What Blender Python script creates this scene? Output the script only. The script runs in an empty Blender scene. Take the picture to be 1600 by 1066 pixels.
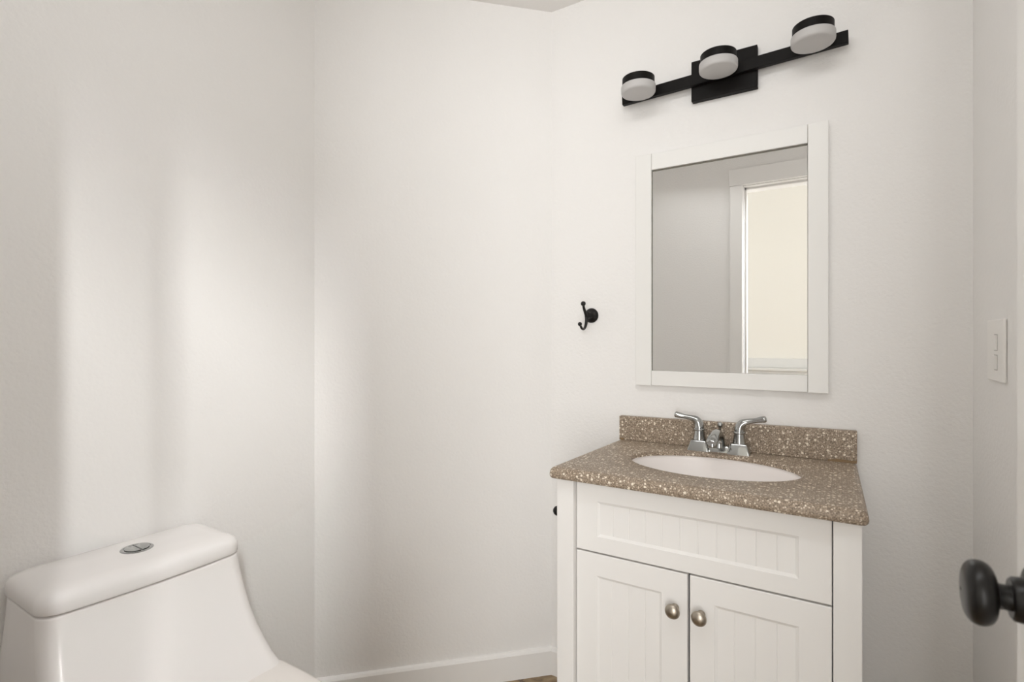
import bpy, bmesh, math, random
from mathutils import Vector, Matrix

# ------------------------------------------------------------------ scene, camera, light
scene = bpy.context.scene
COL = scene.collection
PI = math.pi
ZC = 1.136                       # ceiling height above the lens
FL = 1.145                       # floor lies this far below the lens; z = lens height + local height


def P(x, y, z):
    """point given with its height relative to the lens"""
    return Vector((x, y, z + FL))


scene.view_settings.view_transform = 'Standard'
scene.view_settings.look = 'None'
scene.view_settings.gamma = 1.0
scene.view_settings.use_curve_mapping = False
scene.view_settings.exposure = 0.06
scene.cycles.max_bounces = 16
scene.cycles.diffuse_bounces = 10
scene.cycles.glossy_bounces = 6
scene.cycles.sample_clamp_indirect = 6.0
scene.cycles.use_denoising = True

cam_data = bpy.data.cameras.new('camera')
cam_data.sensor_width = 36.0
cam_data.lens = 36.0 * 825.0 / 1600.0
cam_data.clip_start = 0.02
cam_data.dof.use_dof = True
cam_data.dof.focus_distance = 1.75
cam_data.dof.aperture_fstop = 5.6
cam = bpy.data.objects.new('camera', cam_data)
COL.objects.link(cam)
cam.location = (0, 0, FL)
cam.rotation_euler = (PI / 2, 0, math.radians(31.97))
scene.camera = cam

world = bpy.data.worlds.new('world')
scene.world = world
world.use_nodes = True
world.node_tree.nodes['Background'].inputs['Color'].default_value = (0.9, 0.95, 1.0, 1)
world.node_tree.nodes['Background'].inputs['Strength'].default_value = 0.05


def area_light(name, loc, target, sx, sy, power, color, shape='RECTANGLE', spread=PI):
    d = bpy.data.lights.new(name, 'AREA')
    d.shape = shape
    d.size = sx
    if shape in ('RECTANGLE', 'ELLIPSE'):
        d.size_y = sy
    d.energy = power
    d.color = color
    d.spread = spread
    o = bpy.data.objects.new(name, d)
    COL.objects.link(o)
    o.location = loc
    o.rotation_euler = (Vector(target) - Vector(loc)).to_track_quat('-Z', 'Y').to_euler()
    return o


# panel for ceiling-bounced flash, lamps for the wall patches, added hall fill panels
DAY = (0.992, 0.993, 0.99)
area_light('ceiling_bounce', P(-0.35, 0.38, 1.105), P(-0.50, 1.5, -0.35), 1.1, 0.3, 7.6, DAY)
area_light('hall_lamp_near', P(1.34, -0.668, 1.33), P(-1.4, 0.54, 0.0), 0.06, 0.55, 1.9, DAY, spread=math.radians(40))
area_light('hall_lamp_far', P(1.377, -1.108, 1.45), P(-1.4, 0.85, 0.0), 0.13, 0.60, 3.4, DAY, spread=math.radians(40))
area_light('hall_fill_right', P(0.48, -1.485, -0.05), P(0.48, 0.0, -0.05), 0.90, 1.90, 44.0, DAY)  # fill light added on the far hall wall, no known source
area_light('hall_fill_left', P(-2.585, -0.8, 0.3), P(0.0, -0.8, 0.3), 0.9, 1.6, 18.0, DAY)  # second added fill, at the left end of the hall

# ------------------------------------------------------------------ materials


def new_mat(name, color, rough=0.5, metal=0.0, spec=0.5):
    m = bpy.data.materials.new(name)
    m.use_nodes = True
    b = m.node_tree.nodes['Principled BSDF']
    b.inputs['Base Color'].default_value = (*color, 1)
    b.inputs['Roughness'].default_value = rough
    b.inputs['Metallic'].default_value = metal
    b.inputs['Specular IOR Level'].default_value = spec
    return m


def nodes_of(m):
    nt = m.node_tree
    return nt, nt.nodes, nt.links, nt.nodes['Principled BSDF']


def add_bump(m, scale, strength, dist=0.001, detail=4.0):
    nt, N, L, b = nodes_of(m)
    tc = N.new('ShaderNodeTexCoord')
    no = N.new('ShaderNodeTexNoise')
    no.inputs['Scale'].default_value = scale
    no.inputs['Detail'].default_value = detail
    bu = N.new('ShaderNodeBump')
    bu.inputs['Strength'].default_value = strength
    bu.inputs['Distance'].default_value = dist
    L.new(tc.outputs['Object'], no.inputs['Vector'])
    L.new(no.outputs['Fac'], bu.inputs['Height'])
    L.new(bu.outputs['Normal'], b.inputs['Normal'])
    return m


M = {}
M['wall'] = add_bump(new_mat('wall_paint', (0.82, 0.810, 0.797), 0.62, spec=0.3), 120, 0.55, 0.0022, 3)
M['ceiling'] = add_bump(new_mat('ceiling_paint', (0.82, 0.805, 0.79), 0.7, spec=0.2), 130, 0.3, 0.0015, 3)
M['hall'] = add_bump(new_mat('hall_paint', (0.82, 0.81, 0.77), 0.65, spec=0.3), 130, 0.28, 0.0015, 3)
M['trim'] = new_mat('trim_paint', (0.83, 0.82, 0.805), 0.38)
M['cabinet'] = add_bump(new_mat('cabinet_paint', (0.83, 0.82, 0.805), 0.42), 40, 0.03, 0.001, 2)
M['frame'] = new_mat('mirror_frame_paint', (0.80, 0.795, 0.775), 0.4)
M['porcelain'] = new_mat('porcelain', (0.83, 0.81, 0.80), 0.24)
M['basin'] = new_mat('basin_porcelain', (0.90, 0.865, 0.85), 0.35)
M['seat'] = new_mat('seat_plastic', (0.83, 0.795, 0.765), 0.25)
M['glass'] = new_mat('mirror_silver', (0.93, 0.935, 0.93), 0.0, 1.0)
M['black'] = new_mat('black_metal', (0.006, 0.005, 0.0045), 0.5, 0.0, 0.15)
M['diffuser'] = new_mat('frosted_acrylic', (0.50, 0.49, 0.485), 0.5)
M['bronze'] = new_mat('dark_bronze', (0.007, 0.006, 0.0055), 0.33, 0.0, 0.35)
M['chrome'] = new_mat('chrome', (0.44, 0.45, 0.445), 0.12, 1.0)
M['nickel'] = new_mat('brushed_nickel', (0.43, 0.385, 0.325), 0.36, 1.0)
M['plastic'] = new_mat('switch_plastic', (0.83, 0.815, 0.79), 0.3)
M['slot'] = new_mat('dark_gap', (0.35, 0.33, 0.31), 0.7)
M['frame_shade'] = new_mat('frame_shade_strip', (0.16, 0.15, 0.12), 0.6)  # dark tone standing in for the frame's shade on the glass
M['caulk'] = add_bump(new_mat('stained_caulk', (0.20, 0.125, 0.055), 0.6), 300, 0.3)
M['ledge'] = new_mat('ledge_paint', (0.70, 0.705, 0.70), 0.4)


def stone_counter():
    m = new_mat('speckled_counter', (0.3, 0.25, 0.2), 0.42, spec=0.3)
    nt, N, L, b = nodes_of(m)
    tc = N.new('ShaderNodeTexCoord')
    # fine brown grain
    n1 = N.new('ShaderNodeTexNoise')
    n1.inputs['Scale'].default_value = 330
    n1.inputs['Detail'].default_value = 3
    r1 = N.new('ShaderNodeValToRGB')
    r1.color_ramp.elements[0].position = 0.32
    r1.color_ramp.elements[0].color = (0.15, 0.113, 0.080, 1)
    r1.color_ramp.elements[1].position = 0.70
    r1.color_ramp.elements[1].color = (0.46, 0.37, 0.285, 1)
    L.new(tc.outputs['Object'], n1.inputs['Vector'])
    L.new(n1.outputs['Fac'], r1.inputs['Fac'])
    prev = r1.outputs['Color']
    # two sizes of cream chips
    for scale, lo, hi, dens, colr in ((108, 0.29, 0.35, 0.61, (0.80, 0.725, 0.61, 1)),
                                      (215, 0.30, 0.40, 0.58, (0.66, 0.575, 0.465, 1))):
        wn = N.new('ShaderNodeTexNoise')
        wn.inputs['Scale'].default_value = scale * 1.6
        L.new(tc.outputs['Object'], wn.inputs['Vector'])
        mx = N.new('ShaderNodeVectorMath')
        mx.operation = 'MULTIPLY_ADD'
        mx.inputs[1].default_value = (0.35 / scale,) * 3
        L.new(wn.outputs['Color'], mx.inputs[0])
        L.new(tc.outputs['Object'], mx.inputs[2])
        vo = N.new('ShaderNodeTexVoronoi')
        vo.inputs['Scale'].default_value = scale
        L.new(mx.outputs['Vector'], vo.inputs['Vector'])
        rp = N.new('ShaderNodeMapRange')
        rp.inputs['From Min'].default_value = hi
        rp.inputs['From Max'].default_value = lo
        L.new(vo.outputs['Distance'], rp.inputs['Value'])
        sp = N.new('ShaderNodeSeparateColor')
        L.new(vo.outputs['Color'], sp.inputs['Color'])
        gt = N.new('ShaderNodeMath')
        gt.operation = 'GREATER_THAN'
        gt.inputs[1].default_value = dens
        L.new(sp.outputs['Red'], gt.inputs[0])
        mu = N.new('ShaderNodeMath')
        mu.operation = 'MULTIPLY'
        L.new(rp.outputs['Result'], mu.inputs[0])
        L.new(gt.outputs['Value'], mu.inputs[1])
        mix = N.new('ShaderNodeMix')
        mix.data_type = 'RGBA'
        L.new(mu.outputs['Value'], mix.inputs['Factor'])
        L.new(prev, mix.inputs['A'])
        mix.inputs['B'].default_value = colr
        prev = mix.outputs['Result']
    L.new(prev, b.inputs['Base Color'])
    return m


M['counter'] = stone_counter()


def floor_material():
    m = new_mat('mottled_floor_vinyl', (0.3, 0.2, 0.12), 0.35)
    nt, N, L, b = nodes_of(m)
    tc = N.new('ShaderNodeTexCoord')
    n1 = N.new('ShaderNodeTexNoise')
    n1.inputs['Scale'].default_value = 16
    n1.inputs['Detail'].default_value = 8
    n1.inputs['Distortion'].default_value = 1.2
    r1 = N.new('ShaderNodeValToRGB')
    e = r1.color_ramp.elements
    e[0].position = 0.30
    e[0].color = (0.12, 0.075, 0.04, 1)
    e[1].position = 0.75
    e[1].color = (0.40, 0.31, 0.19, 1)
    x = e.new(0.5)
    x.color = (0.26, 0.18, 0.095, 1)
    br = N.new('ShaderNodeTexBrick')
    br.offset = 0.0
    br.inputs['Scale'].default_value = 1.0
    br.inputs['Brick Width'].default_value = 0.305
    br.inputs['Row Height'].default_value = 0.305
    br.inputs['Mortar Size'].default_value = 0.003
    br.inputs['Mortar'].default_value = (0.12, 0.085, 0.055, 1)
    L.new(tc.outputs['Object'], n1.inputs['Vector'])
    L.new(tc.outputs['Object'], br.inputs['Vector'])
    L.new(n1.outputs['Fac'], r1.inputs['Fac'])
    L.new(r1.outputs['Color'], br.inputs['Color1'])
    L.new(r1.outputs['Color'], br.inputs['Color2'])
    L.new(br.outputs['Color'], b.inputs['Base Color'])
    return m


M['floor'] = floor_material()

# ------------------------------------------------------------------ mesh helpers
OFF = {}


def link_mesh(name, bm, mat, parent=None, smooth=False, kind=None, angle=40):
    """bm holds world coordinates; the mesh is stored relative to its thing's base"""
    off = OFF.get(parent.name, Vector()) if parent else Vector()
    bmesh.ops.recalc_face_normals(bm, faces=bm.faces[:])
    if off.length:
        bmesh.ops.translate(bm, verts=bm.verts[:], vec=-off)
    me = bpy.data.meshes.new(name)
    bm.to_mesh(me)
    bm.free()
    me.materials.append(mat)
    o = bpy.data.objects.new(name, me)
    COL.objects.link(o)
    if smooth:
        for p in me.polygons:
            p.use_smooth = True
        me.set_sharp_from_angle(angle=math.radians(angle))
    if parent:
        o.parent = parent
        OFF[o.name] = off
    if kind:
        o['kind'] = kind
    return o


def thing(name, label, cat, loc, group=None):
    o = bpy.data.objects.new(name, None)
    o.empty_display_size = 0.05
    COL.objects.link(o)
    o.location = loc
    o['label'] = label
    o['category'] = cat
    if group:
        o['group'] = group
    OFF[o.name] = Vector(loc)
    return o


def box(bm, x0, x1, y0, y1, z0, z1, bevel=0.0, seg=2, rot=None):
    """z given relative to the lens"""
    r = bmesh.ops.create_cube(bm, size=1.0)
    vs = r['verts']
    for v in vs:
        v.co = Vector(((x0 + x1) / 2 + v.co.x * (x1 - x0), (y0 + y1) / 2 + v.co.y * (y1 - y0),
                       (z0 + z1) / 2 + FL + v.co.z * (z1 - z0)))
    if bevel > 0:
        es = list({e for v in vs for e in v.link_edges})
        r = bmesh.ops.bevel(bm, geom=es, offset=bevel, segments=seg, profile=0.5, affect='EDGES')
        vs = r['verts']
    return vs


def newbox(*a, **k):
    bm = bmesh.new()
    box(bm, *a, **k)
    return bm


def loft(bm, rings, cap0=True, cap1=True, closed=True):
    rv = [[bm.verts.new(p) for p in r] for r in rings]
    n = len(rv[0])
    for a, b in zip(rv[:-1], rv[1:]):
        for i in range(n if closed else n - 1):
            j = (i + 1) % n
            bm.faces.new((a[i], a[j], b[j], b[i]))
    if cap0:
        bm.faces.new(rv[0][::-1])
    if cap1:
        bm.faces.new(rv[-1])
    return rv


def lathe(bm, prof, origin, axis, seg=32):
    """prof: (radius, height along axis); starts and ends may touch the axis"""
    axis = Vector(axis).normalized()
    t = Vector((0, 0, 1)) if abs(axis.z) < 0.9 else Vector((1, 0, 0))
    u = axis.cross(t).normalized()
    w = axis.cross(u)
    rings = []
    for r, h in prof:
        r = max(r, 1e-5)
        rings.append([origin + axis * h + (u * math.cos(2 * PI * i / seg) + w * math.sin(2 * PI * i / seg)) * r
                      for i in range(seg)])
    loft(bm, rings)


def tube(bm, pts, rads, seg=14):
    pts = [Vector(p) for p in pts]
    rings = []
    prev_u = None
    for i, p in enumerate(pts):
        a = pts[max(i - 1, 0)]
        b = pts[min(i + 1, len(pts) - 1)]
        t = (b - a).normalized()
        if prev_u is None:
            ref = Vector((0, 0, 1)) if abs(t.z) < 0.9 else Vector((1, 0, 0))
            u = t.cross(ref).normalized()
        else:
            u = (prev_u - t * prev_u.dot(t)).normalized()
        prev_u = u
        w = t.cross(u)
        rings.append([p + (u * math.cos(2 * PI * k / seg) + w * math.sin(2 * PI * k / seg)) * rads[i] for k in range(seg)])
    loft(bm, rings)


def smooth_path(pts, n=6):
    """Catmull-Rom through tuples of any length"""
    out = []
    q = [pts[0]] + list(pts) + [pts[-1]]
    for i in range(1, len(q) - 2):
        p0, p1, p2, p3 = q[i - 1], q[i], q[i + 1], q[i + 2]
        for k in range(n):
            t = k / n
            out.append(tuple(0.5 * (2 * b + (c - a) * t + (2 * a - 5 * b + 4 * c - d) * t * t + (3 * b - a - 3 * c + d) * t ** 3)
                             for a, b, c, d in zip(p0, p1, p2, p3)))
    out.append(tuple(pts[-1]))
    return out


def sphere(bm, c, r, seg=20):
    bmesh.ops.create_uvsphere(bm, u_segments=seg, v_segments=seg // 2, radius=r, matrix=Matrix.Translation(c))


def prism(bm, poly, z0, z1):
    loft(bm, [[P(x, y, z0) for x, y in poly], [P(x, y, z1) for x, y in poly]])


# ------------------------------------------------------------------ the room shell
XL, XR, YB, YF = -1.397, 0.261, 1.62, 0.05
CX = -0.85                       # where the back wall meets the diagonal wall
CY = YB + XL - CX                # where the diagonal wall meets the left wall
TH = 0.15
YH = YF - TH                     # hall side of the front wall
HX0, HX1, HY, HZ = -2.6, 2.3, -1.5, 2.1
DX0, DX1, DZ = -0.461, 0.186, 0.857   # clear door opening


def structure(name, bm, mat, smooth=False):
    return link_mesh(name, bm, mat, None, smooth, 'structure')


room = [(XR, YB), (CX, YB), (XL, CY), (XL, YF), (XR, YF)]
k = TH * math.tan(PI / 8)
bm = bmesh.new()
prism(bm, [(CX, YB), (XR, YB), (XR + TH, YB + TH), (CX - k, YB + TH)], -FL, ZC)
structure('wall_back', bm, M['wall'])
bm = bmesh.new()
prism(bm, [(XL, CY), (CX, YB), (CX - k, YB + TH), (XL - TH, CY + k)], -FL, ZC)
structure('wall_corner', bm, M['wall'])
bm = bmesh.new()
prism(bm, [(XL, YF), (XL, CY), (XL - TH, CY + k), (XL - TH, YF)], -FL, ZC)
structure('wall_left', bm, M['wall'])
bm = bmesh.new()
prism(bm, [(XR, YF), (XR + TH, YF), (XR + TH, YB + TH), (XR, YB)], -FL, ZC)
structure('wall_right', bm, M['wall'])
# front wall: two sides of the doorway and the piece above it
bm = bmesh.new()
J = 0.018
box(bm, HX0, DX0 - J, YH, YF, -FL, HZ)
box(bm, DX1 + J, HX1, YH, YF, -FL, HZ)
box(bm, DX0 - J, DX1 + J, YH, YF, DZ + J, HZ)
structure('wall_front', bm, M['wall'])
bm = bmesh.new()
prism(bm, [(XR + TH, YF), (XR + TH, YB + TH), (XL - TH, YB + TH), (XL - TH, YF)], ZC, ZC + 0.1)
structure('ceiling', bm, M['ceiling'])
structure('floor', newbox(HX0 - 0.1, HX1 + 0.1, HY - 0.1, YB + TH, -FL - 0.1, -FL), M['floor'])
# hall beyond the doorway
structure('wall_hall_far', newbox(HX0, HX1, HY - 0.1, HY, -FL, HZ), M['hall'])
structure('wall_hall_right', newbox(HX1, HX1 + 0.1, HY - 0.1, YF, -FL, HZ), M['hall'])
structure('wall_hall_left', newbox(HX0 - 0.1, HX0, HY - 0.1, YF, -FL, HZ), M['hall'])
structure('ceiling_hall', newbox(HX0 - 0.1, HX1 + 0.1, HY - 0.1, YF, HZ, HZ + 0.1), M['ceiling'])

# door lining, stops and casings
bm = bmesh.new()
box(bm, DX0 - J, DX0, YH, YF, -FL, DZ + J)
box(bm, DX1, DX1 + J, YH, YF, -FL, DZ + J)
box(bm, DX0, DX1, YH, YF, DZ, DZ + J)
s0, s1 = YF - 0.075, YF - 0.04
box(bm, DX0, DX0 + 0.011, s0, s1, -FL, DZ, 0.002)
box(bm, DX1 - 0.011, DX1, s0, s1, -FL, DZ, 0.002)
box(bm, DX0, DX1, s0, s1, DZ - 0.011, DZ, 0.002)
structure('trim_1', bm, M['trim'])
CW = 0.064
bm = bmesh.new()
for (ya, yb) in ((YF, YF + 0.018), (YH - 0.018, YH)):
    box(bm, DX0 - 0.004 - CW, DX0 - 0.004, ya, yb, -FL, DZ + 0.004, 0.0015)
    box(bm, DX1 + 0.004, DX1 + 0.004 + CW, ya, yb, -FL, DZ + 0.004, 0.0015)
    box(bm, DX0 - 0.004 - CW - (0.003 if ya > 0 else 0.01), DX1 + 0.004 + CW, ya, yb + (0.003 if ya > 0 else 0), DZ + 0.005, DZ + 0.096, 0.0015)
structure('trim_2', bm, M['trim'])

# ledge along the far hall wall, seen in the mirror
bm = bmesh.new()
box(bm, HX0, -0.20, HY, HY + 0.016, -0.2145, -0.139, 0.003)
box(bm, HX0, -0.20, HY, HY + 0.09, -0.236, -0.2145, 0.004)
box(bm, HX0, -0.20, HY, HY + 0.065, -FL, -0.236)
structure('trim_3', bm, M['ledge'])

# unseen frames added around the two hall fill lights
def make_fill_frame(name, horizontal, a0, a1, z0, z1, at):
    bm = bmesh.new()
    w, d = 0.06, 0.05
    for p0, p1, q0, q1 in ((a0 - w, a0, z0 - w, z1 + w), (a1, a1 + w, z0 - w, z1 + w), (a0, a1, z0 - w, z0), (a0, a1, z1, z1 + w),
                           ((a0 + a1) / 2 - 0.012, (a0 + a1) / 2 + 0.012, z0, z1), (a0, a1, (z0 + z1) / 2 - 0.012, (z0 + z1) / 2 + 0.012)):
        if horizontal:
            box(bm, p0, p1, at, at + d, q0, q1, 0.003)
        else:
            box(bm, at, at + d, p0, p1, q0, q1, 0.003)
    structure(name, bm, M['trim'])


make_fill_frame('fill_frame_1', True, 0.03, 0.93, -1.0, 0.90, HY)
make_fill_frame('fill_frame_2', False, -1.25, -0.35, -0.5, 1.1, HX0)


def baseboard(name, p, q, d0=0.0, d1=0.0):
    """board along p->q on the room side (left of the direction p->q); ends mitred by d0, d1"""
    p, q = Vector((*p, 0)), Vector((*q, 0))
    t = (q - p).normalized()
    n = Vector((-t.y, t.x, 0))
    prof = [(0, -FL), (0.013, -FL), (0.013, -FL + 0.081), (0.009, -FL + 0.088), (0.004, -FL + 0.091), (0, -FL + 0.091)]
    bm = bmesh.new()
    ra = [P(*(p + n * a + t * (a * d0))[:2], h) for a, h in prof]
    rb = [P(*(q + n * a - t * (a * d1))[:2], h) for a, h in prof]
    loft(bm, [ra, rb])
    return structure(name, bm, M['trim'])


t8 = math.tan(PI / 8)
baseboard('baseboard_back', (XR, YB), (CX, YB), 1.0, t8)
baseboard('baseboard_corner', (CX, YB), (XL, CY), t8, t8)
baseboard('baseboard_left', (XL, CY), (XL, YF), t8, 1.0)
baseboard('baseboard_front', (XL, YF), (DX0 - 0.004 - CW - 0.002, YF), 1.0, 0)
baseboard('baseboard_right', (XR, YF + 0.022), (XR, YB), 0, 1.0)

# ------------------------------------------------------------------ the open door
DF = 0.151                       # face of the door leaf seen by the camera
bm = newbox(DF, DF + 0.035, YF + 0.004, 0.727, -FL + 0.012, DZ - 0.004, 0.002)
door = structure('door_1', bm, M['trim'])
ky, kz = 0.660, -0.2385
kc = P(DF, ky, kz)
bm = bmesh.new()
lathe(bm, [(0.0, 0.0005), (0.0325, 0.0005), (0.0325, 0.003), (0.029, 0.006), (0.0205, 0.008), (0.0195, 0.0165), (0.0175, 0.0185), (0.0, 0.0185)],
      kc, (-1, 0, 0), 40)
ro = link_mesh('rosette', bm, M['bronze'], door, True)
bm = bmesh.new()
prof = [(0.0, 0.017), (0.0118, 0.017), (0.0112, 0.024), (0.0122, 0.0285)]
for i in range(1, 15):
    a = -PI / 2 + PI * i / 15
    ca, sa = math.cos(a), math.sin(a)
    prof.append((0.0100 + 0.0195 * math.copysign(abs(ca) ** 0.8, ca), 0.0405 + 0.0125 * math.copysign(abs(sa) ** 0.85, sa)))
prof += [(0.006, 0.0538), (0.0022, 0.0538), (0.0018, 0.0525), (0.0, 0.0525)]
lathe(bm, prof, kc, (-1, 0, 0), 48)
kn = link_mesh('door_knob', bm, M['bronze'], door, True, angle=50)
kn['label'] = 'dark bronze round door knob sticking out from the open white door'
for hz in (0.62, -0.1, -0.93):
    bm = bmesh.new()
    lathe(bm, [(0, 0), (0.006, 0), (0.006, 0.09), (0, 0.09)], P(DF + 0.031, YF + 0.001, hz), (0, 0, 1), 14)
    link_mesh('hinge', bm, M['bronze'], door, True)

# ------------------------------------------------------------------ toilet
toilet = thing('toilet', 'white one-piece toilet with low tank against the wall', 'toilet', P(-1.1, 0.533, -FL))
TY = 0.533


def tring(x0, x1, hw, z, rb, rfx, rfy, bulge=0.0, n=10, m=6, TY=0.533):
    """rounded outline in plan: back at x0, front at x1; front corners elliptic (rfx, rfy)"""
    pts = []
    # front right (+y) corner to back right etc., counter-clockwise seen from above
    for i in range(n + 1):
        a = PI / 2 * i / n
        pts.append((x1 - rfx + rfx * math.cos(a), TY + hw - rfy + rfy * math.sin(a)))
    xa, xb = x1 - rfx, x0 + rb
    for i in range(1, m):
        pts.append((xa + (xb - xa) * i / m, TY + hw))
    for i in range(n + 1):
        a = PI / 2 + PI / 2 * i / n
        pts.append((x0 + rb + rb * math.cos(a), TY + hw - rb + rb * math.sin(a)))
    for i in range(1, m):
        pts.append((x0, TY + (hw - rb) * (1 - 2 * i / m)))
    for i in range(n + 1):
        a = PI + PI / 2 * i / n
        pts.append((x0 + rb + rb * math.cos(a), TY - hw + rb + rb * math.sin(a)))
    for i in range(1, m):
        pts.append((xb + (xa - xb) * i / m, TY - hw))
    for i in range(n + 1):
        a = 3 * PI / 2 + PI / 2 * i / n
        pts.append((x1 - rfx + rfx * math.cos(a), TY - hw + rfy + rfy * math.sin(a)))
    for i in range(1, m):
        pts.append((x1, TY - (hw - rfy) * (1 - 2 * i / m)))
    mid = (x0 + x1) / 2
    out = []
    for x, y in pts:
        if bulge and x > mid:
            x += bulge * max(0.0, 1 - ((y - TY) / hw) ** 2) * min(1.0, (x - mid) / (x1 - mid))
        out.append(P(x, y, z))
    return out


XB = -1.386
bm = bmesh.new()
R = []
for h, x0, x1, hw, rb, rfx, rfy in (
        (0.0, -1.30, -0.80, 0.112, 0.05, 0.16, 0.100),
        (0.02, -1.305, -0.79, 0.118, 0.05, 0.17, 0.106),
        (0.12, -1.31, -0.80, 0.112, 0.05, 0.18, 0.104),
        (0.22, -1.33, -0.76, 0.128, 0.05, 0.22, 0.120),
        (0.32, -1.37, -0.70, 0.160, 0.04, 0.28, 0.150),
        (0.385, XB, -0.678, 0.180, 0.03, 0.30, 0.175),
        (0.405, XB, -0.676, 0.183, 0.03, 0.30, 0.178),
        (0.412, XB, -0.684, 0.180, 0.03, 0.30, 0.174)):
    R.append(tring(x0, x1, hw, h - FL, rb, rfx, rfy))
for z, xf, hw in ((-0.728, -0.93, 0.187), (-0.718, -0.985, 0.188), (-0.703, -1.028, 0.188), (-0.688, -1.058, 0.188), (-0.665, -1.088, 0.188),
                  (-0.640, -1.115, 0.1875), (-0.605, -1.142, 0.1865), (-0.57, -1.163, 0.186), (-0.53, -1.183, 0.185), (-0.5, -1.193, 0.1852), (-0.4965, -1.1935, 0.1852)):
    f = (-0.498 - z) / 0.2
    R.append(tring(XB, xf, hw + 0.004 * min(1, max(f * 1.6, 0)), z, 0.025, 0.032 + 0.012 * max(f, 0), 0.032, 0.010, TY=0.533 - 0.006 * min(1, max(f * 1.6, 0))))
R.append(tring(XB + 0.001, -1.1945, 0.1842, -0.4955, 0.024, 0.032, 0.032, 0.010))
R.append(tring(XB + 0.020, -1.225, 0.155, -0.4953, 0.02, 0.03, 0.03, 0.010))
R.append(tring(XB + 0.020, -1.225, 0.155, -0.4915, 0.02, 0.03, 0.03, 0.010))
loft(bm, R)
body = link_mesh('body', bm, M['porcelain'], toilet, True, angle=60)
# tank lid
bm = bmesh.new()
R = []
for z, ins in ((-0.4918, 0.0025), (-0.4910, 0.0005), (-0.4900, 0.0), (-0.4740, 0.0002), (-0.4670, 0.0016), (-0.4610, 0.0060), (-0.4565, 0.0130), (-0.4535, 0.0230), (-0.4515, 0.0400)):
    R.append(tring(XB - 0.006 + ins * 0.7, -1.193 - ins, 0.1865 - ins, z, 0.022, 0.034, 0.034, 0.012))
R.append([P(-1.29 + (p.x + 1.29) * 0.3, TY + (p.y - TY) * 0.5, -0.4503) for p in R[-1]])
loft(bm, R)
lid = link_mesh('tank_lid', bm, M['porcelain'], toilet, True, angle=60)
# flush button
bc = P(-1.297, 0.541, -0.4518)
bm = bmesh.new()
lathe(bm, [(0, 0), (0.0305, 0), (0.0305, 0.0020), (0.0288, 0.0034), (0.0255, 0.0034), (0.0248, 0.0008), (0, 0.0008)], bc, (0, 0, 1), 40)
fb = link_mesh('flush_button', bm, M['chrome'], lid, True, angle=30)
for sgn in (-1, 1):
    bm = bmesh.new()
    ring = []
    for i in range(21):
        a = -PI / 2 + PI * i / 20
        ring.append((0.0006 + 0.0222 * math.cos(a), 0.0228 * math.sin(a)))
    rr = []
    for hh, sc in ((0.002, 1.0), (0.0046, 1.0), (0.0054, 0.93)):
        rr.append([bc + Vector((y * sc, sgn * (0.0007 + 0.011 + (x - 0.011) * sc), hh)) for x, y in ring])
    loft(bm, rr)
    link_mesh('button_half', bm, M['chrome'], fb, True, angle=30)
# seat and seat lid
bm = bmesh.new()
R = []
for z, ins in ((-0.7318, 0.006), (-0.729, 0.001), (-0.722, 0.0), (-0.7195, 0.003)):
    R.append(tring(-1.10, -0.672 - ins, 0.187 - ins, z, 0.06, 0.29, 0.180 - ins))
loft(bm, R)
link_mesh('seat', bm, M['seat'], toilet, True)
bm = bmesh.new()
R = []
for z, ins in ((-0.7190, 0.004), (-0.7165, 0.0), (-0.709, 0.0), (-0.7045, 0.003), (-0.7015, 0.010), (-0.6995, 0.03), (-0.698, 0.08)):
    R.append(tring(-1.115 + ins * 0.3, -0.668 - ins, 0.1905 - ins, z, 0.075 if ins < 0.07 else 0.05, 0.29, 0.183 - ins))
loft(bm, R)
link_mesh('seat_lid', bm, M['seat'], toilet, True)

# ------------------------------------------------------------------ vanity cabinet
VX0, VX1 = -0.618, 0.0336
VYF, VYB = 1.207, YB - 0.0145
VTOP = -0.3475
SW = 0.046
vanity = thing('vanity_cabinet', 'white vanity cabinet with beadboard drawer and two doors under the speckled counter', 'cabinet',
               P((VX0 + VX1) / 2, (VYF + VYB) / 2, -FL))
for sx0, sx1, px0, px1 in ((VX0, VX0 + SW, VX0, VX0 + 0.016), (VX1 - SW - 0.0015, VX1, VX1 - 0.016, VX1)):
    bm = bmesh.new()
    box(bm, sx0, sx1, VYF, VYF + 0.045, -FL, VTOP, 0.0015)
    box(bm, px0 + 0.0005, px1 - 0.0005, VYF + 0.04, VYB, -FL + 0.06, VTOP)
    link_mesh('side_panel', bm, M['cabinet'], vanity)
ix0, ix1 = VX0 + SW, VX1 - SW - 0.0015
link_mesh('back_panel', newbox(VX0 + 0.017, VX1 - 0.017, VYB - 0.006, VYB, -FL + 0.095, VTOP), M['cabinet'], vanity)
link_mesh('bottom_panel', newbox(VX0 + 0.017, VX1 - 0.017, VYF + 0.047, VYB - 0.007, -FL + 0.10, -FL + 0.115), M['cabinet'], vanity)
link_mesh('toe_board', newbox(VX0 + SW + 0.001, ix1 - 0.001, VYF + 0.02, VYF + 0.034, -FL, -FL + 0.10), M['cabinet'], vanity)


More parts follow.
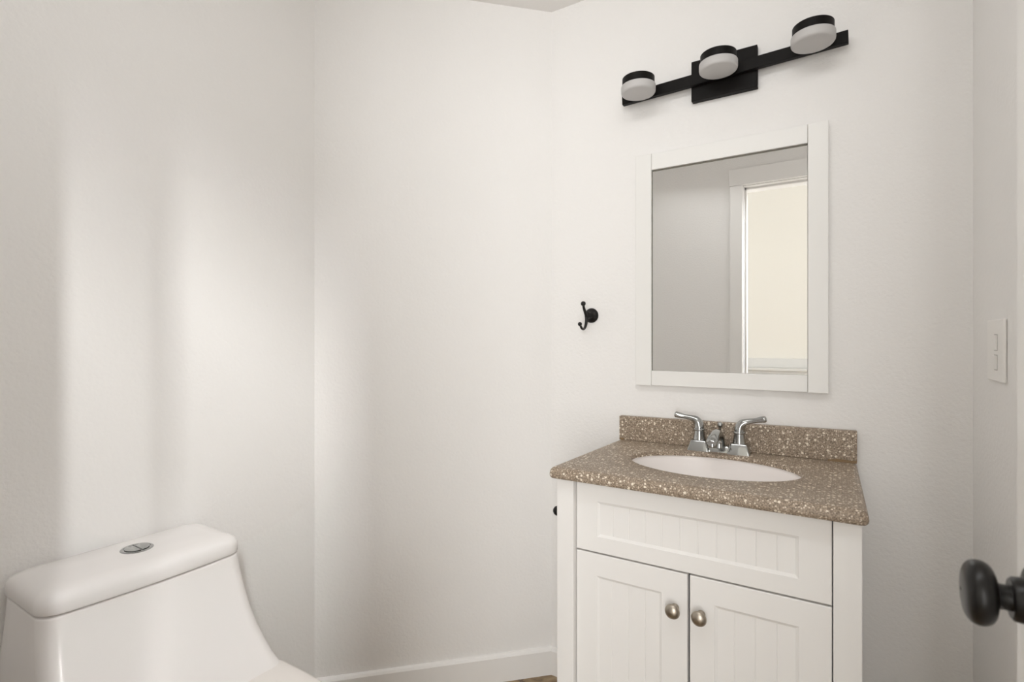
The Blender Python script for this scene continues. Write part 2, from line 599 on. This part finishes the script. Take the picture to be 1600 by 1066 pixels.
def panel_front(x0, x1, z0, z1, px0, px1, pz0, pz1, yf, th, grooves):
    """flat front with a recessed beadboard panel; grooves are vertical V cuts"""
    bm = bmesh.new()
    c = 0.0016

    def rect(a0, a1, b0, b1, y):
        return [P(a0, y, b0), P(a1, y, b0), P(a1, y, b1), P(a0, y, b1)]
    d, w = 0.0045, 0.0065
    rings = [rect(x0, x1, z0, z1, yf + th), rect(x0, x1, z0, z1, yf + c), rect(x0 + c, x1 - c, z0 + c, z1 - c, yf),
             rect(px0, px1, pz0, pz1, yf), rect(px0 + 0.0012, px1 - 0.0012, pz0 + 0.0012, pz1 - 0.0012, yf + 0.0016),
             rect(px0 + w, px1 - w, pz0 + w, pz1 - w, yf + d)]
    rv = loft(bm, rings, True, False)
    # panel: vertical strips with V grooves
    xs = [(px0 + w, 0.0)]
    for g in grooves:
        xs += [(g - 0.0017, 0.0), (g, 0.0013), (g + 0.0017, 0.0)]
    xs.append((px1 - w, 0.0))
    lo = [rv[-1][0]] + [bm.verts.new(P(x, yf + d + q, pz0 + w)) for x, q in xs[1:-1]] + [rv[-1][1]]
    hi = [rv[-1][3]] + [bm.verts.new(P(x, yf + d + q, pz1 - w)) for x, q in xs[1:-1]] + [rv[-1][2]]
    for i in range(len(xs) - 1):
        bm.faces.new((lo[i], lo[i + 1], hi[i + 1], hi[i]))
    return bm


DY = 1.222
bm = panel_front(ix0 + 0.0022, ix1 - 0.0022, -0.5245, VTOP - 0.002, -0.514, -0.074, -0.4855, -0.398, DY, 0.018,
                 [-0.514 + 0.04 * i for i in range(1, 11)])
link_mesh('drawer_front', bm, M['cabinet'], vanity)
mid = (ix0 + ix1) / 2
for x0, x1, p0, p1, kx in ((ix0 + 0.0022, mid - 0.0026, -0.516, -0.354, mid - 0.0300), (mid + 0.0026, ix1 - 0.0022, -0.238, -0.0735, mid + 0.0275)):
    bm = panel_front(x0, x1, -FL + 0.105, -0.5285, p0, p1, -FL + 0.165, -0.5825, DY, 0.018, [p0 + (p1 - p0) * i / 4 for i in range(1, 4)])
    dr = link_mesh('door', bm, M['cabinet'], vanity)
    bm = bmesh.new()
    lathe(bm, [(0, 0), (0.0088, 0), (0.0088, 0.002), (0.0070, 0.0042), (0.0055, 0.006), (0.0050, 0.016), (0.0070, 0.0195), (0.0132, 0.0210), (0.0164, 0.0230),
               (0.0168, 0.0250), (0.0152, 0.0282), (0.0113, 0.0310), (0.0064, 0.0330), (0, 0.0337)], P(kx, DY, -0.6090), (0, -1, 0), 36)
    link_mesh('knob', bm, M['nickel'], dr, True, angle=60)

# ------------------------------------------------------------------ countertop with backsplash
CT, CTH = -0.319, 0.028
CYF = 1.184


def tag(o, label, cat):
    o['label'] = label
    o['category'] = cat
    return o


SCX, SCY, SA, SB = -0.283, 1.411, 0.206, 0.128
NB = 96


def counter_edge(a):
    """outline point of the slab (slightly wider at the front) in direction a from the sink centre"""
    dx, dy = math.cos(a), math.sin(a)
    best = None
    corners = [(-0.632, CYF), (0.0445, CYF), (0.0345, YB - 0.0005), (-0.6015, YB - 0.0005)]
    for (ax, ay), (bx, by) in zip(corners, corners[1:] + corners[:1]):
        ex, ey = bx - ax, by - ay
        den = dx * ey - dy * ex
        if abs(den) < 1e-9:
            continue
        t = ((ax - SCX) * ey - (ay - SCY) * ex) / den
        s = ((ax - SCX) * dy - (ay - SCY) * dx) / den
        if t > 0 and -1e-6 <= s <= 1 + 1e-6 and (best is None or t < best):
            best = t
    return best


def tilt(bm):
    """the whole top leans very slightly towards its front edge"""
    for v in bm.verts:
        v.co.z += (v.co.y - CYF) * 0.018


angs = [2 * PI * i / NB for i in range(NB)]
for cx_, cy_ in ((-0.632, CYF), (0.0445, CYF), (0.0345, YB - 0.0005), (-0.6015, YB - 0.0005)):
    a = math.atan2(cy_ - SCY, cx_ - SCX) % (2 * PI)
    step = math.radians(0.55)
    angs = [q for q in angs if abs(q - a) > step * 4.5] + [a + step * q for q in range(-4, 5)]
angs = sorted(q % (2 * PI) for q in angs)


def edge_ring(inset, z):
    pts = []
    for a in angs:
        t = counter_edge(a)
        x, y = SCX + t * math.cos(a), SCY + t * math.sin(a)
        if y < YB - 0.01:
            y2 = max(y, CYF + inset)
        else:
            y2 = y
        xl = -0.632 + (y2 - CYF) / (YB - CYF) * 0.0305 + inset
        xr = 0.0445 - (y2 - CYF) / (YB - CYF) * 0.010 - inset
        x2 = min(max(x, xl), xr)
        rc = 0.012 - 0.5 * inset
        for side, edge in ((1, xl), (-1, xr)):       # rounded front corners
            cx_, cy_ = edge + side * rc, CYF + inset + rc
            if (x2 - cx_) * side < 0 and y2 < cy_:
                d = math.hypot(x2 - cx_, y2 - cy_)
                if d > rc:
                    x2, y2 = cx_ + (x2 - cx_) * rc / d, cy_ + (y2 - cy_) * rc / d
        pts.append(P(x2, y2, z))
    return pts


def ell(a, b, z):
    return [P(SCX + a * math.cos(t), SCY + b * math.sin(t), z) for t in angs]


HW = 0.012                       # height of the cut edge around the sink
bm = bmesh.new()
loft(bm, [ell(SA, SB, CT - HW), ell(SA + 0.03, SB + 0.03, CT - HW), ell(SA + 0.032, SB + 0.032, CT - CTH), edge_ring(0.004, CT - CTH), edge_ring(0.0008, CT - CTH + 0.004), edge_ring(0.0, CT - CTH + 0.009), edge_ring(0.0006, CT - 0.0125),
          edge_ring(0.0026, CT - 0.007), edge_ring(0.0062, CT - 0.0028), edge_ring(0.0115, CT - 0.0006), edge_ring(0.016, CT),
          ell(SA + 0.004, SB + 0.004, CT), ell(SA + 0.0012, SB + 0.0012, CT - 0.0012), ell(SA, SB, CT - 0.004), ell(SA, SB, CT - HW)], False, False)
bmesh.ops.remove_doubles(bm, verts=bm.verts[:], dist=1e-5)
tilt(bm)
tag(link_mesh('countertop', bm, M['counter'], None, True, angle=35), 'taupe speckled stone countertop with an oval sink opening on the white vanity', 'countertop')
bm = newbox(-0.5985, 0.0338, YB - 0.019, YB - 0.0005, CT + 0.0002, -0.2448, 0.0022)
for v in bm.verts:
    if v.co.z > FL - 0.28:
        v.co.z += (v.co.x + 0.5985) * 0.012
tilt(bm)
bs = tag(link_mesh('backsplash', bm, M['counter']), 'low taupe speckled backsplash strip standing on the countertop against the wall', 'backsplash')
for a, b, hh in ((-0.5975, -0.583, 0.006), (-0.030, 0.0328, 0.0075)):
    bm = bmesh.new()
    loft(bm, [[P(x, YB - 0.0188, CT), P(x, YB - 0.0188 - 0.0028 * k_, CT), P(x, YB - 0.0188, CT + hh * k_)] for x, k_ in ((a, 0.6), (a * .7 + b * .3, 1.0), (b * .8 + a * .2, 0.9), (b, 1.0))])
    tilt(bm)
    link_mesh('caulk_bead', bm, M['caulk'], bs)['label'] = 'brown stained caulk'

# ------------------------------------------------------------------ sink
sink = thing('sink', 'white oval undermount sink set into the speckled counter', 'sink', P(SCX, SCY, CT - 0.16))
bm = bmesh.new()
z0 = CT - HW - 0.0004
rings = [ell(SA + 0.022, SB + 0.022, z0)]
rings.append(ell(SA + 0.004, SB + 0.004, z0))
dep = 0.125
for i in range(1, 15):
    s = i / 14
    a = s * PI / 2
    k_ = max(math.cos(a) ** 0.62, 0.0)
    rings.append(ell(max((SA + 0.003) * k_, 0.021), max((SB + 0.003) * k_, 0.021), z0 - dep * math.sin(a) ** 1.15))
rings.append(ell(0.021, 0.021, z0 - dep - 0.02))
n_in = len(rings)
rings.append(ell(0.026, 0.026, z0 - dep - 0.02))
for i in range(13, 0, -1):
    s = i / 14
    a = s * PI / 2
    k_ = max(math.cos(a) ** 0.62, 0.0)
    rings.append(ell(max((SA + 0.003) * k_, 0.021) + 0.009, max((SB + 0.003) * k_, 0.021) + 0.009, z0 - dep * math.sin(a) ** 1.15 - 0.009))
rings.append(ell(SA + 0.022, SB + 0.022, z0 - 0.008))
loft(bm, rings + [rings[0]], False, False)
bmesh.ops.remove_doubles(bm, verts=bm.verts[:], dist=1e-6)
tilt(bm)
link_mesh('basin', bm, M['basin'], sink, True)
bm = bmesh.new()
lathe(bm, [(0.0, -0.012), (0.0205, -0.012), (0.0205, 0.0), (0.0225, 0.0015), (0.0215, 0.0030), (0.017, 0.0022), (0.0155, 0.0), (0.0135, 0.0030), (0.009, 0.0055), (0, 0.0062)],
      P(SCX, SCY, z0 - dep - 0.0005), (0, 0, 1), 28)
tilt(bm)
link_mesh('drain', bm, M['chrome'], sink, True)

# ------------------------------------------------------------------ faucet
FX, FY = -0.2935, 1.574
faucet = thing('faucet', 'chrome two-handle faucet behind the oval sink', 'faucet', P(FX, FY, CT))


def plan(cx, hx, y0, y1, z, r, n=5):
    pts = []
    for (sx, sy) in ((1, 1), (-1, 1), (-1, -1), (1, -1)):
        ccx = cx + sx * (hx - r)
        ccy = (y1 - r) if sy > 0 else (y0 + r)
        a0 = {(1, 1): 0, (-1, 1): PI / 2, (-1, -1): PI, (1, -1): 3 * PI / 2}[(sx, sy)]
        for i in range(n + 1):
            a = a0 + PI / 2 * i / n
            pts.append(P(ccx + r * math.cos(a), ccy + r * math.sin(a), z))
    return pts


bm = bmesh.new()
for sx in (-1, 1):
    cxx = FX + sx * 0.0535
    loft(bm, [plan(cxx + sx * 0.0002, 0.0295, FY - 0.0235, FY + 0.0205, CT, 0.004), plan(cxx, 0.0290, FY - 0.023, FY + 0.0202, CT + 0.004, 0.004),
              plan(cxx, 0.0215, FY - 0.0175, FY + 0.018, CT + 0.027, 0.004), plan(cxx, 0.0202, FY - 0.0162, FY + 0.0167, CT + 0.0287, 0.004)])
loft(bm, [plan(FX, 0.032, FY - 0.012, FY + 0.0225, CT, 0.004), plan(FX, 0.032, FY - 0.010, FY + 0.020, CT + 0.012, 0.004),
          plan(FX, 0.026, FY - 0.007, FY + 0.017, CT + 0.017, 0.004)])
tilt(bm)
link_mesh('base', bm, M['chrome'], faucet, True, angle=25)
bm = bmesh.new()
sp = smooth_path([(FY + 0.002, CT + 0.012, 0.0165, 0.0165), (FY + 0.001, CT + 0.032, 0.0155, 0.0150), (FY - 0.010, CT + 0.048, 0.0145, 0.0135),
                  (FY - 0.036, CT + 0.057, 0.0130, 0.0115), (FY - 0.068, CT + 0.053, 0.0140, 0.0110), (FY - 0.094, CT + 0.045, 0.0155, 0.0105),
                  (FY - 0.102, CT + 0.041, 0.0120, 0.0075)], 5)
rings = []
for i, (y, z, rx, rn) in enumerate(sp):
    a = sp[max(i - 1, 0)]
    b = sp[min(i + 1, len(sp) - 1)]
    t = Vector((0, b[0] - a[0], b[1] - a[1])).normalized()
    nrm = Vector((0, -t.z, t.y))
    rings.append([P(FX, y, z) + Vector((1, 0, 0)) * rx * math.cos(2 * PI * k_ / 24) + nrm * rn * math.sin(2 * PI * k_ / 24) for k_ in range(24)])
loft(bm, rings)
tilt(bm)
spout = link_mesh('spout', bm, M['chrome'], faucet, True, angle=60)
bm = bmesh.new()
lathe(bm, [(0, 0), (0.0118, 0), (0.0122, -0.003), (0.0122, -0.011), (0.0108, -0.0125), (0.0095, -0.0125), (0.0095, -0.009), (0, -0.009)], P(FX, FY - 0.090, CT + 0.040), (0, 0, 1), 24)
tilt(bm)
link_mesh('aerator', bm, M['chrome'], spout, True)
bm = bmesh.new()
lathe(bm, [(0, 0.010), (0.0024, 0.010), (0.0024, 0.064), (0.0036, 0.0655), (0.0066, 0.069), (0.0076, 0.073), (0.0066, 0.0775), (0.0038, 0.080), (0, 0.081)], P(FX, FY + 0.0165, CT), (0, 0, 1), 18)
tilt(bm)
link_mesh('lift_rod', bm, M['chrome'], faucet, True, angle=50)
for sx, rise in ((-1, 0.0), (1, 0.0035)):
    cxx = FX + sx * 0.0535
    base = P(cxx, FY, CT + 0.0287)
    bm = bmesh.new()
    lathe(bm, [(0, 0), (0.0175, 0), (0.0178, 0.0015), (0.0172, 0.0035), (0.0157, 0.011), (0.0143, 0.020), (0.0138, 0.0265), (0.0155, 0.0278), (0.0160, 0.0298), (0.0155, 0.0318), (0.0140, 0.0330), (0, 0.0330)],
          base, (0, 0, 1), 28)
    tilt(bm)
    ha = link_mesh('handle', bm, M['chrome'], faucet, True, angle=50)
    bm = bmesh.new()
    pts = smooth_path([(0, 0.030, 0.0138), (0.0004, 0.040, 0.0136), (0.0040, 0.050, 0.0126), (0.0115, 0.0575, 0.0106), (0.024, 0.0615 + rise * .3, 0.0078),
                       (0.040, 0.0640 + rise * .7, 0.0068), (0.056, 0.067 + rise, 0.0082), (0.0645, 0.0685 + rise, 0.0086), (0.0675, 0.069 + rise, 0.0068), (0.0690, 0.0693 + rise, 0.0035)], 4)
    tube(bm, [base + Vector((sx * a, -0.10 * a, b)) for a, b, r in pts], [r for a, b, r in pts], 18)
    tilt(bm)
    link_mesh('lever', bm, M['chrome'], ha, True, angle=60)

# ------------------------------------------------------------------ mirror
MX0, MX1, MZ0, MZ1, MYF = -0.5445, -0.0285, -0.137, 0.575, 1.598
mirror = thing('wall_mirror', 'white framed mirror hung on the wall above the speckled countertop', 'mirror', P((MX0 + MX1) / 2, YB, MZ0))
SWL, SWR, RT, RB = 0.0500, 0.0475, 0.0505, 0.0460
for a, b in ((MX0, MX0 + SWL - 0.0004), (MX1 - SWR + 0.0004, MX1)):
    link_mesh('stile', newbox(a, b, MYF, YB - 0.0005, MZ0, MZ1, 0.0016), M['frame'], mirror)
for a, b in ((MZ1 - RT, MZ1 - 0.0012), (MZ0 + 0.0012, MZ0 + RB)):
    link_mesh('rail', newbox(MX0 + SWL + 0.0004, MX1 - SWR - 0.0004, MYF + 0.0008, YB - 0.0005, a, b, 0.0012), M['frame'], mirror)
link_mesh('mirror_glass', newbox(MX0 + SWL + 0.001, MX1 - SWR - 0.001, MYF + 0.0085, MYF + 0.0125, MZ0 + RB + 0.0005, MZ1 - RT - 0.0005), M['glass'], mirror)

# dark strips at the glass edge imitating the shade under the frame
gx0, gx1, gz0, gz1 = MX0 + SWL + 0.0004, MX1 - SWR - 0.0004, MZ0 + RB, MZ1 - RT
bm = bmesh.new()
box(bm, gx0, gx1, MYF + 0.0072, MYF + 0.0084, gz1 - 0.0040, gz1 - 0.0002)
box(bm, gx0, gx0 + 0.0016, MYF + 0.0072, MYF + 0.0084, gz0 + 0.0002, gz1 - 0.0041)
link_mesh('frame_shade_strip', bm, M['frame_shade'], mirror)

# ------------------------------------------------------------------ vanity light
lx, lz = -0.2865, 0.763
vlight = thing('vanity_light', 'black three-lamp bar light mounted on the wall above the mirror', 'light fixture', P(lx, YB, lz))
link_mesh('backplate', newbox(lx - 0.0888, lx + 0.0888, 1.598, YB - 0.0004, lz - 0.0582, lz + 0.0582, 0.0016), M['black'], vlight)
ROT = Matrix.Translation(P(lx, 1.59, lz)) @ Matrix.Rotation(math.radians(-1.73), 4, 'Y') @ Matrix.Translation(-P(lx, 1.59, lz))
bm = newbox(-0.5825, 0.0150, 1.582, 1.5978, lz - 0.0160, lz + 0.0160, 0.0012)
bm.transform(ROT)
link_mesh('bar', bm, M['black'], vlight)
for cx_ in (-0.512, -0.287, -0.061):
    dz = math.sin(math.radians(1.73)) * (cx_ - lx)
    c = P(cx_, 1.529, lz + dz)
    bm = bmesh.new()
    lathe(bm, [(0, 0.0012), (0.0462, 0.0012), (0.0467, 0.0017), (0.0467, 0.0230), (0.0462, 0.0235), (0, 0.0235)], c, (0, 0, 1), 56)
    cap = link_mesh('lamp_cap', bm, M['black'], vlight, True, angle=30)
    bm = bmesh.new()
    lathe(bm, [(0, 0.0010), (0.0480, 0.0010), (0.0495, 0.0002), (0.0500, -0.0015), (0.0500, -0.0155), (0.0494, -0.0190), (0.0476, -0.0216), (0.0445, -0.0228), (0.02, -0.0235), (0, -0.0235)], c, (0, 0, 1), 56)
    link_mesh('diffuser', bm, M['diffuser'], cap, True, angle=50)
    bm = newbox(cx_ - 0.017, cx_ + 0.017, 1.566, 1.5825, lz + dz - 0.006, lz + dz + 0.0185, 0.001)
    link_mesh('bracket', bm, M['black'], cap)

# ------------------------------------------------------------------ robe hook
hx, hz = -0.7005, 0.084
hook = thing('robe_hook', 'dark bronze double robe hook with ball ends on the wall left of the mirror', 'hook', P(hx, YB, hz))
bm = bmesh.new()
lathe(bm, [(0, 0.0004), (0.0240, 0.0004), (0.0245, 0.003), (0.0225, 0.0065), (0.0185, 0.010), (0.0125, 0.0125), (0.0095, 0.0165), (0.0085, 0.024), (0.0095, 0.034), (0, 0.036)],
      P(hx, YB, hz), (0, -1, 0), 36)
link_mesh('rosette', bm, M['bronze'], hook, True, angle=50)
bm = bmesh.new()
pts = smooth_path([(1.553, 0.1185, 0.0040), (1.557, 0.106, 0.0042), (1.568, 0.092, 0.0050), (1.577, 0.080, 0.0056), (1.577, 0.064, 0.0052), (1.569, 0.047, 0.0046),
                   (1.556, 0.0385, 0.0042), (1.541, 0.0405, 0.0038), (1.530, 0.0500, 0.0036)], 6)
tube(bm, [P(hx, y, z) for y, z, r in pts], [r for y, z, r in pts], 14)
arm = link_mesh('hook_arm', bm, M['bronze'], hook, True, angle=60)
for y, z, r in ((1.5525, 0.1195, 0.0080), (1.527, 0.0535, 0.0066)):
    bm = bmesh.new()
    sphere(bm, P(hx, y, z), r)
    link_mesh('ball_end', bm, M['bronze'], arm, True, angle=60)

# ------------------------------------------------------------------ small knob on the side of the vanity
bm = bmesh.new()
lathe(bm, [(0, -0.0005), (0.0125, -0.0005), (0.0125, 0.003), (0.007, 0.005), (0.005, 0.007), (0.005, 0.013), (0.0075, 0.0135), (0.0115, 0.0165), (0.0133, 0.0215), (0.0130, 0.0262),
           (0.0108, 0.0312), (0.0065, 0.0348), (0, 0.0362)], P(VX0, 1.2585, -0.4525), (-1, 0, 0), 28)
sk = link_mesh('side_knob', bm, M['bronze'], vanity, True, angle=60)
sk['label'] = 'small dark bronze knob'

# ------------------------------------------------------------------ light switch on the right wall
sy0, sy1, sz0, sz1 = 1.3175, 1.447, -0.079, 0.042
sw = thing('light_switch', 'white wall plate with two stacked rocker switches near the open door', 'switch', P(XR, (sy0 + sy1) / 2, sz0))
link_mesh('plate', newbox(XR - 0.0055, XR - 0.0004, sy0, sy1, sz0, sz1, 0.0022), M['plastic'], sw)
scy = 1.374
for a, b in ((-0.0180, 0.0120), (-0.0560, -0.0280)):
    bm = newbox(XR - 0.0058, XR - 0.0052, scy - 0.0125, scy + 0.0125, a - 0.0010, b + 0.0010)
    fr = link_mesh('switch_surround', bm, M['slot'], sw)
    bm = bmesh.new()
    h = (a + b) / 2
    ring0 = [P(XR - 0.0055, scy + s * 0.0114, z) for s, z in ((-1, a), (1, a), (1, b), (-1, b))]
    ring1 = [P(XR - x, scy + s * 0.0108, z) for s, z, x in ((-1, a + 0.0008, 0.0070), (1, a + 0.0008, 0.0070), (1, b - 0.0008, 0.0095), (-1, b - 0.0008, 0.0095))]
    loft(bm, [ring0, ring1])
    link_mesh('rocker', bm, M['plastic'], fr)
